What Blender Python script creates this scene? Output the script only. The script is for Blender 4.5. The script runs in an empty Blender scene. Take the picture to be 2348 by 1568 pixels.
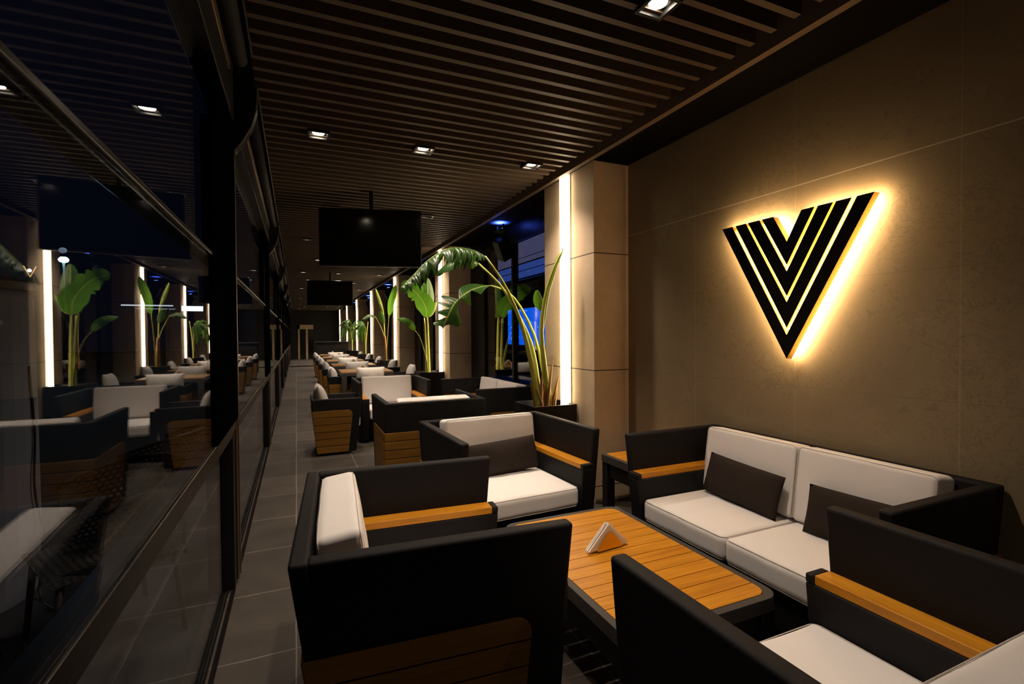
import bpy, bmesh, math, random
from mathutils import Vector, Matrix
R = math.radians
random.seed(7)
scn = bpy.context.scene
col = scn.collection

# ------------------------------------------------------------------ camera
H = 1.42
yaw, pitch, roll, FPX = 0.41431283, -0.01634855, -0.00706406, 1123.9
fw = Vector((math.sin(yaw)*math.cos(pitch), math.cos(yaw)*math.cos(pitch), math.sin(pitch)))
rt = Vector((math.cos(yaw), -math.sin(yaw), 0))
up = rt.cross(fw)
r2 = math.cos(roll)*rt + math.sin(roll)*up
u2 = -math.sin(roll)*rt + math.cos(roll)*up
cam = bpy.data.cameras.new('camera')
camo = bpy.data.objects.new('camera', cam)
col.objects.link(camo)
m = Matrix.Identity(4)
for i in range(3):
    m[i][0] = r2[i]; m[i][1] = u2[i]; m[i][2] = -fw[i]
m[2][3] = H
camo.matrix_world = m
cam.sensor_fit = 'HORIZONTAL'; cam.sensor_width = 36
cam.lens = FPX/2348*36
cam.clip_start = 0.02; cam.clip_end = 300
scn.camera = camo

# ------------------------------------------------------------------ world, exposure
w = bpy.data.worlds.new('night'); scn.world = w; w.use_nodes = True
bg = w.node_tree.nodes['Background']
bg.inputs[0].default_value = (0.25, 0.40, 1.0, 1); bg.inputs[1].default_value = 0.006
scn.view_settings.view_transform = 'Standard'
scn.view_settings.look = 'None'
scn.view_settings.exposure = 0.0
scn.view_settings.gamma = 1.0
scn.view_settings.use_curve_mapping = False

scn.cycles.adaptive_threshold = 0.04; scn.cycles.max_bounces = 6; scn.cycles.diffuse_bounces = 3; scn.cycles.transparent_max_bounces = 16
WARM = (1.0, 0.80, 0.64)
DOWN_W = 95.0        # each ceiling spot

# ------------------------------------------------------------------ materials
def mat(name, color=(.5,.5,.5), rough=.5, metal=0, spec=.5, bump=0, bscale=200, emit=None, estr=0, var=0, vscale=5):
    m = bpy.data.materials.new(name); m.use_nodes = True
    nt = m.node_tree; b = nt.nodes['Principled BSDF']
    b.inputs['Base Color'].default_value = (*color, 1)
    b.inputs['Roughness'].default_value = rough
    b.inputs['Metallic'].default_value = metal
    b.inputs['Specular IOR Level'].default_value = spec
    tc = nt.nodes.new('ShaderNodeTexCoord')
    if var:
        n = nt.nodes.new('ShaderNodeTexNoise'); n.inputs['Scale'].default_value = vscale
        n.inputs['Detail'].default_value = 6
        nt.links.new(tc.outputs['Object'], n.inputs['Vector'])
        mx = nt.nodes.new('ShaderNodeMix'); mx.data_type = 'RGBA'
        mx.inputs[6].default_value = (*[c*(1-var) for c in color], 1)
        mx.inputs[7].default_value = (*[min(1, c*(1+var)) for c in color], 1)
        nt.links.new(n.outputs['Fac'], mx.inputs[0]); nt.links.new(mx.outputs[2], b.inputs['Base Color'])
    if bump:
        n = nt.nodes.new('ShaderNodeTexNoise'); n.inputs['Scale'].default_value = bscale
        n.inputs['Detail'].default_value = 3
        nt.links.new(tc.outputs['Object'], n.inputs['Vector'])
        bp = nt.nodes.new('ShaderNodeBump'); bp.inputs['Strength'].default_value = bump
        bp.inputs['Distance'].default_value = .002
        nt.links.new(n.outputs['Fac'], bp.inputs['Height']); nt.links.new(bp.outputs[0], b.inputs['Normal'])
    if emit:
        b.inputs['Emission Color'].default_value = (*emit, 1); b.inputs['Emission Strength'].default_value = estr
    return m

def N(nt, t, **k):
    n = nt.nodes.new(t)
    for a, v in k.items(): setattr(n, a, v)
    return n
def mth(nt, op, a, b=None, c=None):
    n = N(nt, 'ShaderNodeMath', operation=op)
    for i, v in enumerate((a, b, c)):
        if v is None: continue
        if isinstance(v, (int, float)): n.inputs[i].default_value = v
        else: nt.links.new(v, n.inputs[i])
    return n.outputs[0]
def line_mask(nt, sock, vals, wd):
    out = None
    for v in vals:
        d = mth(nt, 'LESS_THAN', mth(nt, 'ABSOLUTE', mth(nt, 'SUBTRACT', sock, v)), wd)
        out = d if out is None else mth(nt, 'MAXIMUM', out, d)
    return out
def ramp(nt, fac, stops):
    r = N(nt, 'ShaderNodeValToRGB'); e = r.color_ramp.elements
    while len(e) < len(stops): e.new(.5)
    for i, (p, c) in enumerate(stops): e[i].position = p; e[i].color = (*c, 1)
    nt.links.new(fac, r.inputs[0]); return r.outputs[0]
def mixc(nt, fac, a, b):
    mx = N(nt, 'ShaderNodeMix', data_type='RGBA')
    for i, v in ((0, fac), (6, a), (7, b)):
        if isinstance(v, (int, float)): mx.inputs[i].default_value = v
        elif isinstance(v, tuple): mx.inputs[i].default_value = (*v, 1)
        else: nt.links.new(v, mx.inputs[i])
    return mx.outputs[2]

def stone_mat(name, base, hz, vs, vaxis, linecol, lw=.0022, blotch=1.0, faint=()):
    m = bpy.data.materials.new(name); m.use_nodes = True; nt = m.node_tree; b = nt.nodes['Principled BSDF']
    tc = N(nt, 'ShaderNodeTexCoord'); sep = N(nt, 'ShaderNodeSeparateXYZ'); nt.links.new(tc.outputs['Object'], sep.inputs[0])
    n1 = N(nt, 'ShaderNodeTexNoise'); n1.inputs['Scale'].default_value = 2.2; n1.inputs['Detail'].default_value = 8; n1.inputs['Roughness'].default_value = .62
    n2 = N(nt, 'ShaderNodeTexNoise'); n2.inputs['Scale'].default_value = 7; n2.inputs['Detail'].default_value = 10; n2.inputs['Roughness'].default_value = .7; n2.inputs['Distortion'].default_value = 1.2
    n3 = N(nt, 'ShaderNodeTexNoise'); n3.inputs['Scale'].default_value = 160; n3.inputs['Detail'].default_value = 4
    for n in (n1, n2, n3): nt.links.new(tc.outputs['Object'], n.inputs['Vector'])
    a = tuple(c*.82 for c in base); c_ = tuple(min(1, c*1.12) for c in base)
    c0 = ramp(nt, n1.outputs['Fac'], [(.3, a), (.7, c_)])
    # veins and small pits
    v = mth(nt, 'ABSOLUTE', mth(nt, 'SUBTRACT', n2.outputs['Fac'], .5))
    vein = mth(nt, 'MULTIPLY', mth(nt, 'SUBTRACT', 1, mth(nt, 'SMOOTH_MIN', mth(nt, 'MULTIPLY', v, 60), 1, .2)), mth(nt, 'GREATER_THAN', n1.outputs['Fac'], .53))
    c1 = mixc(nt, mth(nt, 'MULTIPLY', vein, .42*blotch), c0, tuple(c*.5 for c in base))
    pit = mth(nt, 'MULTIPLY', mth(nt, 'LESS_THAN', n2.outputs['Fac'], .345), .3*blotch)
    n4 = N(nt, 'ShaderNodeTexNoise'); n4.inputs['Scale'].default_value = 24; n4.inputs['Detail'].default_value = 6; n4.inputs['Distortion'].default_value = 2
    nt.links.new(tc.outputs['Object'], n4.inputs['Vector'])
    c1 = mixc(nt, pit, c1, tuple(c*.55 for c in base))
    sm = mth(nt, 'MULTIPLY', mth(nt, 'GREATER_THAN', n4.outputs['Fac'], .64), .3*blotch)
    c1 = mixc(nt, sm, c1, tuple(c*.6 for c in base))
    grain = mth(nt, 'MULTIPLY', n3.outputs['Fac'], .25)
    c1 = mixc(nt, grain, c1, tuple(c*.7 for c in base))
    lm = line_mask(nt, sep.outputs[2], hz, lw)
    if vs: lm = mth(nt, 'MAXIMUM', lm, line_mask(nt, sep.outputs[vaxis], vs, lw*.7))
    if faint: c1 = mixc(nt, mth(nt, 'MULTIPLY', line_mask(nt, sep.outputs[2], faint, lw), .5), c1, tuple(c*.72 for c in base))
    if vs and faint:
        c1 = mixc(nt, mth(nt, 'MULTIPLY', line_mask(nt, sep.outputs[vaxis], vs, lw), .2), c1, linecol); lm = line_mask(nt, sep.outputs[2], hz, lw)
    c2 = mixc(nt, lm, c1, linecol)
    nt.links.new(c2, b.inputs['Base Color']); b.inputs['Roughness'].default_value = .72
    b.inputs['Specular IOR Level'].default_value = .3
    bp = N(nt, 'ShaderNodeBump'); bp.inputs['Strength'].default_value = .25; bp.inputs['Distance'].default_value = .003
    h = mth(nt, 'SUBTRACT', n2.outputs['Fac'], lm)
    nt.links.new(h, bp.inputs['Height']); nt.links.new(bp.outputs[0], b.inputs['Normal'])
    return m

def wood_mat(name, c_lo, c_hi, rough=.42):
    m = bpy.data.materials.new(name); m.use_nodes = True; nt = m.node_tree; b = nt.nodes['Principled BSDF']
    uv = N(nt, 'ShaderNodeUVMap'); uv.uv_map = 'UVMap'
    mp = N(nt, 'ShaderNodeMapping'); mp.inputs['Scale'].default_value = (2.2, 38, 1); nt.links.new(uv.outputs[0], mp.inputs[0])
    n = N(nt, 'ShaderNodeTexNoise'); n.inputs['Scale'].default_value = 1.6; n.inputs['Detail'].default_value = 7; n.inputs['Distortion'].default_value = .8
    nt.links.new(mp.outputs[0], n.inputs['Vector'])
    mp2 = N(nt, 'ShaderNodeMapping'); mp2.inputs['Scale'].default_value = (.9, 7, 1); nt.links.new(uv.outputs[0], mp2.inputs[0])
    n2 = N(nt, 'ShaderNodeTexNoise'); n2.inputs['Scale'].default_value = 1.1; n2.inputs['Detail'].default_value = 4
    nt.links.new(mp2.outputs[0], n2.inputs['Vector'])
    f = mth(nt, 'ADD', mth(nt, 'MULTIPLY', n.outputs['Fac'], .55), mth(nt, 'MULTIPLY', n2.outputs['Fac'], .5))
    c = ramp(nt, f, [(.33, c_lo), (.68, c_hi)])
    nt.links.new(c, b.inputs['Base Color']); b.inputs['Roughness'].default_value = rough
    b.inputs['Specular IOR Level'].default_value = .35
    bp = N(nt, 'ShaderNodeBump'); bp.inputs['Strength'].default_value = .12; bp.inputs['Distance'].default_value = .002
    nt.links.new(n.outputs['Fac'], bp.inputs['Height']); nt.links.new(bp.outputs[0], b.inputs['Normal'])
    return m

def glass_mat(name, tint=(.9,.93,.95), ior=1.5, boost=1.0):
    m = bpy.data.materials.new(name); m.use_nodes = True; nt = m.node_tree
    nt.nodes.remove(nt.nodes['Principled BSDF']); out = nt.nodes['Material Output']
    fr = N(nt, 'ShaderNodeFresnel'); ge = N(nt, 'ShaderNodeNewGeometry')
    nt.links.new(mth(nt, 'ADD', mth(nt, 'MULTIPLY', ge.outputs['Backfacing'], 1/ior-ior), ior), fr.inputs[0])
    tr = N(nt, 'ShaderNodeBsdfTransparent'); tr.inputs[0].default_value = (*tint, 1)
    gl = N(nt, 'ShaderNodeBsdfGlossy'); gl.inputs['Roughness'].default_value = 0.0; gl.inputs[0].default_value = (1,1,1,1)
    mx = N(nt, 'ShaderNodeMixShader')
    f = mth(nt, 'MINIMUM', mth(nt, 'MULTIPLY', fr.outputs[0], boost), 1.0)
    nt.links.new(f, mx.inputs[0]); nt.links.new(tr.outputs[0], mx.inputs[1]); nt.links.new(gl.outputs[0], mx.inputs[2])
    nt.links.new(mx.outputs[0], out.inputs[0])
    return m

def emis(name, c, s):
    m = bpy.data.materials.new(name); m.use_nodes = True; nt = m.node_tree
    nt.nodes.remove(nt.nodes['Principled BSDF']); e = N(nt, 'ShaderNodeEmission')
    e.inputs[0].default_value = (*c, 1); e.inputs[1].default_value = s
    nt.links.new(e.outputs[0], nt.nodes['Material Output'].inputs[0]); return m

def floor_mat():
    m = bpy.data.materials.new('stone_tiles'); m.use_nodes = True; nt = m.node_tree; b = nt.nodes['Principled BSDF']
    tc = N(nt, 'ShaderNodeTexCoord'); sep = N(nt, 'ShaderNodeSeparateXYZ'); nt.links.new(tc.outputs['Object'], sep.inputs[0])
    def grid(s, off):
        f = mth(nt, 'FRACT', mth(nt, 'DIVIDE', mth(nt, 'SUBTRACT', s, off-60), .6))
        d = mth(nt, 'MINIMUM', f, mth(nt, 'SUBTRACT', 1, f))
        idx = mth(nt, 'FLOOR', mth(nt, 'DIVIDE', mth(nt, 'SUBTRACT', s, off-60), .6))
        return d, idx
    wob = N(nt, 'ShaderNodeTexNoise'); wob.inputs['Scale'].default_value = 3; nt.links.new(tc.outputs['Object'], wob.inputs['Vector'])
    wv = mth(nt, 'MULTIPLY', mth(nt, 'SUBTRACT', wob.outputs['Fac'], .5), .012)
    dx, ix = grid(mth(nt, 'ADD', sep.outputs[0], wv), -.018); dy, iy = grid(mth(nt, 'ADD', sep.outputs[1], wv), 3.016)
    lm = mth(nt, 'LESS_THAN', mth(nt, 'MINIMUM', dx, dy), .0052)
    wn = N(nt, 'ShaderNodeTexWhiteNoise'); cb = N(nt, 'ShaderNodeCombineXYZ'); nt.links.new(ix, cb.inputs[0]); nt.links.new(iy, cb.inputs[1]); nt.links.new(cb.outputs[0], wn.inputs[0])
    n1 = N(nt, 'ShaderNodeTexNoise'); n1.inputs['Scale'].default_value = 5; n1.inputs['Detail'].default_value = 8
    n2 = N(nt, 'ShaderNodeTexNoise'); n2.inputs['Scale'].default_value = 90; n2.inputs['Detail'].default_value = 5
    for n in (n1, n2): nt.links.new(tc.outputs['Object'], n.inputs['Vector'])
    f = mth(nt, 'ADD', mth(nt, 'MULTIPLY', n1.outputs['Fac'], .6), mth(nt, 'MULTIPLY', wn.outputs[0], .4))
    c = ramp(nt, f, [(.2, (.046,.038,.029)), (.8, (.086,.072,.056))])
    c = mixc(nt, mth(nt, 'MULTIPLY', n2.outputs['Fac'], .45), c, (.05,.046,.043))
    g = mixc(nt, wob.outputs['Fac'], (.10,.09,.08), (.32,.29,.25))
    c = mixc(nt, lm, c, g)
    nt.links.new(c, b.inputs['Base Color'])
    rr = mth(nt, 'ADD', .42, mth(nt, 'MULTIPLY', n1.outputs['Fac'], .25)); nt.links.new(rr, b.inputs['Roughness'])
    b.inputs['Specular IOR Level'].default_value = .35
    bp = N(nt, 'ShaderNodeBump'); bp.inputs['Strength'].default_value = .3; bp.inputs['Distance'].default_value = .002
    nt.links.new(mth(nt, 'SUBTRACT', mth(nt, 'MULTIPLY', n2.outputs['Fac'], .5), lm), bp.inputs['Height']); nt.links.new(bp.outputs[0], b.inputs['Normal'])
    return m

def leaf_mat(name, c, c2, trans=.45):
    m = bpy.data.materials.new(name); m.use_nodes = True; nt = m.node_tree; b = nt.nodes['Principled BSDF']
    uv = N(nt, 'ShaderNodeUVMap'); uv.uv_map = 'UVMap'; sp = N(nt, 'ShaderNodeSeparateXYZ'); nt.links.new(uv.outputs[0], sp.inputs[0])
    v = mth(nt, 'SINE', mth(nt, 'MULTIPLY', sp.outputs[0], 170))
    vn = mth(nt, 'MULTIPLY', mth(nt, 'ADD', v, 1), .5)
    rib = mth(nt, 'LESS_THAN', mth(nt, 'ABSOLUTE', sp.outputs[1]), .05)
    n = N(nt, 'ShaderNodeTexNoise'); n.inputs['Scale'].default_value = 6; tc = N(nt, 'ShaderNodeTexCoord'); nt.links.new(tc.outputs['Object'], n.inputs['Vector'])
    f = mth(nt, 'ADD', mth(nt, 'MULTIPLY', vn, .35), mth(nt, 'MULTIPLY', n.outputs['Fac'], .6))
    cc = mixc(nt, f, c, c2); cc = mixc(nt, rib, cc, (.35,.42,.10))
    nt.links.new(cc, b.inputs['Base Color']); b.inputs['Roughness'].default_value = .35
    tl = N(nt, 'ShaderNodeBsdfTranslucent'); nt.links.new(mixc(nt, .5, cc, (.18,.42,.03)), tl.inputs[0])
    bp = N(nt, 'ShaderNodeBump'); bp.inputs['Strength'].default_value = .35; bp.inputs['Distance'].default_value = .004
    nt.links.new(vn, bp.inputs['Height']); nt.links.new(bp.outputs[0], b.inputs['Normal'])
    mx = N(nt, 'ShaderNodeMixShader'); mx.inputs[0].default_value = trans
    nt.links.new(b.outputs[0], mx.inputs[1]); nt.links.new(tl.outputs[0], mx.inputs[2]); nt.links.new(mx.outputs[0], nt.nodes['Material Output'].inputs[0])
    return m

def cane_mat():
    m = bpy.data.materials.new('cane_weave'); m.use_nodes = True; nt = m.node_tree; b = nt.nodes['Principled BSDF']
    b.inputs['Base Color'].default_value = (.10,.08,.06,1); b.inputs['Roughness'].default_value = .6
    uv = N(nt, 'ShaderNodeUVMap'); uv.uv_map = 'UVMap'; sp = N(nt, 'ShaderNodeSeparateXYZ'); nt.links.new(uv.outputs[0], sp.inputs[0])
    u = mth(nt, 'MULTIPLY', sp.outputs[0], 34); v = mth(nt, 'MULTIPLY', sp.outputs[1], 34)
    odd = mth(nt, 'MULTIPLY', mth(nt, 'MODULO', mth(nt, 'FLOOR', v), 2), .5)
    fu = mth(nt, 'SUBTRACT', mth(nt, 'FRACT', mth(nt, 'ADD', u, odd)), .5); fv = mth(nt, 'SUBTRACT', mth(nt, 'FRACT', v), .5)
    d = mth(nt, 'SQRT', mth(nt, 'ADD', mth(nt, 'MULTIPLY', fu, fu), mth(nt, 'MULTIPLY', fv, fv)))
    hole = mth(nt, 'LESS_THAN', d, .29)
    tr = N(nt, 'ShaderNodeBsdfTransparent'); mx = N(nt, 'ShaderNodeMixShader')
    nt.links.new(hole, mx.inputs[0]); nt.links.new(b.outputs[0], mx.inputs[1]); nt.links.new(tr.outputs[0], mx.inputs[2]); nt.links.new(mx.outputs[0], nt.nodes['Material Output'].inputs[0])
    return m

def pillow_stripe():
    m = bpy.data.materials.new('striped_pillow_cloth'); m.use_nodes = True; nt = m.node_tree; b = nt.nodes['Principled BSDF']
    uv = N(nt, 'ShaderNodeUVMap'); uv.uv_map = 'UVMap'; sp = N(nt, 'ShaderNodeSeparateXYZ'); nt.links.new(uv.outputs[0], sp.inputs[0])
    f = mth(nt, 'FRACT', mth(nt, 'MULTIPLY', sp.outputs[0], 3.5)); s = mth(nt, 'LESS_THAN', f, .06)
    nt.links.new(mixc(nt, s, (.52,.50,.48), (.12,.11,.11)), b.inputs['Base Color']); b.inputs['Roughness'].default_value = .9
    return m

M = dict(
    textile=mat('charcoal_textile', (.0065,.006,.007), .6, spec=.25, bump=.5, bscale=900),
    darkmetal=mat('black_powder_coated_metal', (.010,.010,.011), .38, spec=.4),
    tableframe=mat('dark_grey_table_frame', (.055,.05,.047), .5, spec=.35, bump=.1, bscale=600),
    ceilblack=mat('black_ceiling_paint', (.006,.006,.006), .8, spec=.2),
    slat=mat('brown_slat_paint', (.078,.055,.038), .55, spec=.3, var=.08, vscale=3),
    trimpaint=mat('brown_trim_paint', (.16,.115,.078), .6, spec=.25),
    soffit=mat('dark_soffit_paint', (.007,.006,.0055), .95, spec=.05, bump=.05, bscale=300),
    alu=mat('dark_bronze_aluminium', (.016,.014,.013), .3, metal=.6, spec=.5),
    bronze=mat('light_bronze_aluminium', (.30,.23,.16), .32, metal=.85, spec=.5),
    white=mat('off_white_canvas', (.86,.83,.80), .88, spec=.15, bump=.35, bscale=700, var=.035, vscale=6),
    piping=mat('off_white_piping', (.66,.61,.55), .85, spec=.15),
    brownpillow=mat('dark_brown_cloth', (.034,.026,.021), .92, spec=.1, bump=.6, bscale=700, var=.12, vscale=8),
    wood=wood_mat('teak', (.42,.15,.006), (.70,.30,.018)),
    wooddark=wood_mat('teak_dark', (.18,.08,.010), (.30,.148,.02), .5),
    woodtable=wood_mat('brown_table_wood', (.24,.13,.05), (.42,.24,.10), .4),
    floor=floor_mat(),
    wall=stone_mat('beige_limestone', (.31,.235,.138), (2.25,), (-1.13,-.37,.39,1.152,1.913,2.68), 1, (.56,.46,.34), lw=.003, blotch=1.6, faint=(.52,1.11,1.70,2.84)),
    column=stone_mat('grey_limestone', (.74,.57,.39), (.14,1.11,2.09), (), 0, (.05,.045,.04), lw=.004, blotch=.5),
    led=emis('warm_light_strip', (1,.76,.47), 14.0),
    downdisc=emis('downlight_lens', (1,.84,.62), 60),
    signled=emis('sign_back_light', (1,.67,.34), 64),
    gold=mat('polished_gold_metal', (.72,.50,.14), .22, metal=1),
    signface=mat('black_mirror_face', (.012,.010,.008), .12, spec=.6),
    screen=mat('black_glossy_screen', (.003,.003,.003), .11, spec=.7),
    chrome=mat('satin_metal', (.5,.48,.45), .25, metal=1),
    glass=glass_mat('window_glass', (.86,.89,.92), 1.5, .62),
    rglass=glass_mat('inner_window_glass', (.75,.77,.8), 1.5, 1.2),
    leaf=leaf_mat('bright_leaf', (.035,.13,.012), (.07,.22,.02)),
    leafdark=leaf_mat('dark_leaf', (.02,.06,.012), (.035,.095,.018), .25),
    leafyellow=leaf_mat('yellowing_leaf', (.10,.17,.02), (.20,.24,.04), .4),
    stem=mat('yellow_green_stalk', (.46,.50,.08), .45, var=.12, vscale=9),
    husk=mat('dry_brown_husk', (.34,.17,.055), .8, var=.35, vscale=20),
    soil=mat('potting_soil', (.03,.02,.014), .95, bump=1, bscale=120),
    napkin=mat('white_paper_napkin', (.93,.88,.82), .9, spec=.1),
    blue=emis('blue_lamp_lens', (.06,.16,1.0), 60),
    bluescreen=emis('blue_screen_picture', (.005,.12,.9), 1.6),
    stripe=pillow_stripe(),
    cane=cane_mat(),
    doorwood=wood_mat('pale_door_wood', (.30,.22,.12), (.42,.32,.19)),
    darkwall=mat('dark_wall_paint', (.012,.011,.011), .7, spec=.2),
    ground=mat('outdoor_paving', (.03,.03,.033), .8, var=.3, vscale=2),
    greycloth=mat('pale_grey_cover', (.24,.235,.30), .85, var=.06, vscale=2),
    darkcane=mat('dark_stained_cane', (.05,.032,.02), .6),
    matteblack=mat('matte_black_band', (.0015,.0015,.0018), 1.0, spec=0),  # for the added dark panels at the bay ends
    clear=glass_mat('drinking_glass', (.93,.95,.96), 1.45, 1.0),
)

# ------------------------------------------------------------------ mesh builder
class MB:
    def __init__(s): s.v = []; s.f = []; s.uv = []
    def add(s, vs, fs, uvs=None):
        o = len(s.v); s.v += [tuple(p) for p in vs]; s.f += [tuple(i+o for i in f) for f in fs]
        s.uv += list(uvs) if uvs else [(p[0], p[2]) for p in vs]
    def box(s, x0, x1, y0, y1, z0, z1, uvs=None):
        v = [(x, y, z) for z in (z0, z1) for y in (y0, y1) for x in (x0, x1)]
        s.add(v, [(0,2,3,1), (4,5,7,6), (0,1,5,4), (2,6,7,3), (0,4,6,2), (1,3,7,5)], uvs)
    def hexa(s, b, t, uvs=None):
        s.add(list(b)+list(t), [(3,2,1,0), (4,5,6,7), (0,1,5,4), (1,2,6,5), (2,3,7,6), (3,0,4,7)], uvs)
    def prism(s, poly, f3, a, b, uvo=None, grain=0):
        """poly 2D CCW; f3(p,q,t)->3D; extrude t from a to b"""
        n = len(poly)
        v = [f3(p, q, a) for p, q in poly] + [f3(p, q, b) for p, q in poly]
        uvs = None
        if uvo is not None:
            uvs = [((p+uvo[0], q+uvo[1]) if grain == 0 else (q+uvo[0], p+uvo[1])) for p, q in poly]*2
        s.add(v, [tuple(range(n-1, -1, -1)), tuple(range(n, 2*n))] + [(i, (i+1) % n, (i+1) % n+n, i+n) for i in range(n)], uvs)
    def tube(s, pts, rad, n=8, caps=True):
        pts = [Vector(p) for p in pts]; k = len(pts)
        if not isinstance(rad, (list, tuple)): rad = [rad]*k
        up0 = None; vs = []
        for i, p in enumerate(pts):
            t = (pts[min(i+1, k-1)] - pts[max(i-1, 0)]).normalized()
            if up0 is None: up0 = Vector((0,0,1)) if abs(t.z) < .9 else Vector((1,0,0))
            a = t.cross(up0).normalized(); b = a.cross(t).normalized(); up0 = b
            for j in range(n):
                an = 2*math.pi*j/n; vs.append(p + a*math.cos(an)*rad[i] + b*math.sin(an)*rad[i])
        fs = [(i*n+j, i*n+(j+1) % n, (i+1)*n+(j+1) % n, (i+1)*n+j) for i in range(k-1) for j in range(n)]
        if caps: fs += [tuple(range(n-1, -1, -1)), tuple(range((k-1)*n, k*n))]
        s.add(vs, fs)
    def lathe(s, prof, c=(0,0,0), n=24):
        vs = [(c[0]+r*math.cos(2*math.pi*j/n), c[1]+r*math.sin(2*math.pi*j/n), c[2]+z) for r, z in prof for j in range(n)]
        k = len(prof)
        fs = [(i*n+j, i*n+(j+1) % n, (i+1)*n+(j+1) % n, (i+1)*n+j) for i in range(k-1) for j in range(n)]
        fs += [tuple(range(n-1, -1, -1)), tuple(range((k-1)*n, k*n))]
        s.add(vs, fs)
    def build(s, name, material, parent=None, bevel=0, smooth=False, seg=2, loc=None, rz=None):
        me = bpy.data.meshes.new(name); me.from_pydata(s.v, [], s.f)
        uvl = me.uv_layers.new(name='UVMap')
        for l in me.loops: uvl.data[l.index].uv = s.uv[l.vertex_index]
        bm = bmesh.new(); bm.from_mesh(me); bmesh.ops.recalc_face_normals(bm, faces=bm.faces); bm.to_mesh(me); bm.free()
        me.materials.append(material)
        if smooth:
            for p in me.polygons: p.use_smooth = True
        o = bpy.data.objects.new(name, me); col.objects.link(o)
        if bevel:
            b = o.modifiers.new('bevel', 'BEVEL'); b.width = bevel; b.segments = seg; b.limit_method = 'ANGLE'; b.angle_limit = R(35)
            b.harden_normals = False
            for p in me.polygons: p.use_smooth = True
            me.set_sharp_from_angle(angle=R(50)) if hasattr(me, 'set_sharp_from_angle') else None
        if parent: o.parent = parent
        if loc: o.location = loc
        if rz is not None: o.rotation_euler.z = rz
        return o

def tag(o, label=None, cat=None, group=None, kind=None):
    if label: o['label'] = label
    if cat: o['category'] = cat
    if group: o['group'] = group
    if kind: o['kind'] = kind
    return o
def empty(name, loc=(0,0,0), rz=0):
    o = bpy.data.objects.new(name, None); col.objects.link(o); o.location = loc; o.rotation_euler.z = rz
    o.empty_display_size = .1; return o
def copy_tree(o, parent=None):
    c = o.copy(); col.objects.link(c)
    if parent: c.parent = parent
    for ch in [x for x in o.children]: copy_tree(ch, c)
    return c
def place(proto, used, loc, rz, label, group=None):
    o = proto if not used.get(proto.name) else copy_tree(proto)
    used[proto.name] = True
    o.location = loc; o.rotation_euler.z = rz; o['label'] = label
    if group: o['group'] = group
    return o
def arc(cx, cy, r, a0, a1, n=6):
    return [(cx+r*math.cos(R(a0+(a1-a0)*i/n)), cy+r*math.sin(R(a0+(a1-a0)*i/n))) for i in range(n+1)]
def rrect(x0, x1, y0, y1, r, n=6):
    return arc(x1-r, y0+r, r, -90, 0, n)+arc(x1-r, y1-r, r, 0, 90, n)+arc(x0+r, y1-r, r, 90, 180, n)+arc(x0+r, y0+r, r, 180, 270, n)

# ------------------------------------------------------------------ the setting
YB, YF = -2.6, 30.8
b = MB(); b.box(-.45, 2.75, YB, YF, -.1, 0); tag(b.build('floor', M['floor']), 'grey stone tiled terrace floor with pale joints', None, kind='structure')
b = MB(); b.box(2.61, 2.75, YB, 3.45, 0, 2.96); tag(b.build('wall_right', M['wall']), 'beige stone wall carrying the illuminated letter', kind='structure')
b = MB(); b.box(-.45, 2.75, YB-.12, YB, 0, 3.2); tag(b.build('wall_back', M['darkwall']), kind='structure')
b = MB(); b.box(-.45, 2.75, YF, YF+.12, 0, 3.2); b.build('wall_far', M['darkwall'])['kind'] = 'structure'

# ceiling: black upper slab, slats across, fascia and soffit on the right
b = MB(); b.box(-.45, 2.75, YB, YF, 3.10, 3.2); b.build('ceiling', M['ceilblack'])['kind'] = 'structure'
b = MB()
y = YB+.05
y0s = 1.668 - math.floor((1.668-YB)/.1225)*.1225
n = int((YF-y0s)/.1225)
for i in range(n):
    yy = y0s + i*.1225
    b.box(-.20, 2.145, yy, yy+.035, 2.88, 2.99)
o = b.build('ceiling_slats', M['slat']); o['kind'] = 'structure'; o['label'] = 'rows of brown slats hung below the black ceiling'
b = MB()
for yy in [YB+.4+k*1.05 for k in range(32)]: 
    if yy < YF: pass
for xx in (.35, 1.15, 1.9): b.box(xx, xx+.04, YB, YF, 2.99, 3.03)
b.build('ceiling_battens', M['ceilblack'])['kind'] = 'structure'
b = MB(); b.box(2.195, 2.24, YB, YF, 2.84, 3.10); b.build('trim_1', M['trimpaint'])['kind'] = 'structure'
b = MB(); b.box(2.24, 2.74, YB, YF, 2.85, 2.95); b.build('trim_2', M['soffit'])['kind'] = 'structure'

# columns with recessed light strips
for k in range(7):
    y0 = 3.45+4.2*k
    if y0 > YF: break
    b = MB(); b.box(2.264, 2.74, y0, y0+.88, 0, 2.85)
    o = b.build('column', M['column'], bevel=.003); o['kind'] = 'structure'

def window_right(k):
    y0 = 4.33+4.2*k; y1 = 7.65+4.2*k
    e = empty('window_%d' % (k+10), (2.66, (y0+y1)/2, 0)); e['kind'] = 'structure'
    L = (y1-y0)/2
    b = MB(); b.box(-.03, .05, -L, L, 0, .12); b.box(-.03, .05, -L, L, 2.62, 2.85)
    b.box(-.03, .05, L-.62, L, .12, 2.62); b.box(-.03, .05, -.06, .0, .12, 2.62)
    b.box(-.03, .05, -L, -L+.06, .12, 2.62)
    b.build('window_frame', M['darkmetal'], e, bevel=.004)
    b = MB(); b.box(0, .012, -L+.06, L-.62, .12, 2.62); b.build('window_pane', M['rglass'], e)
for k in range(6): window_right(k)

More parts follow.
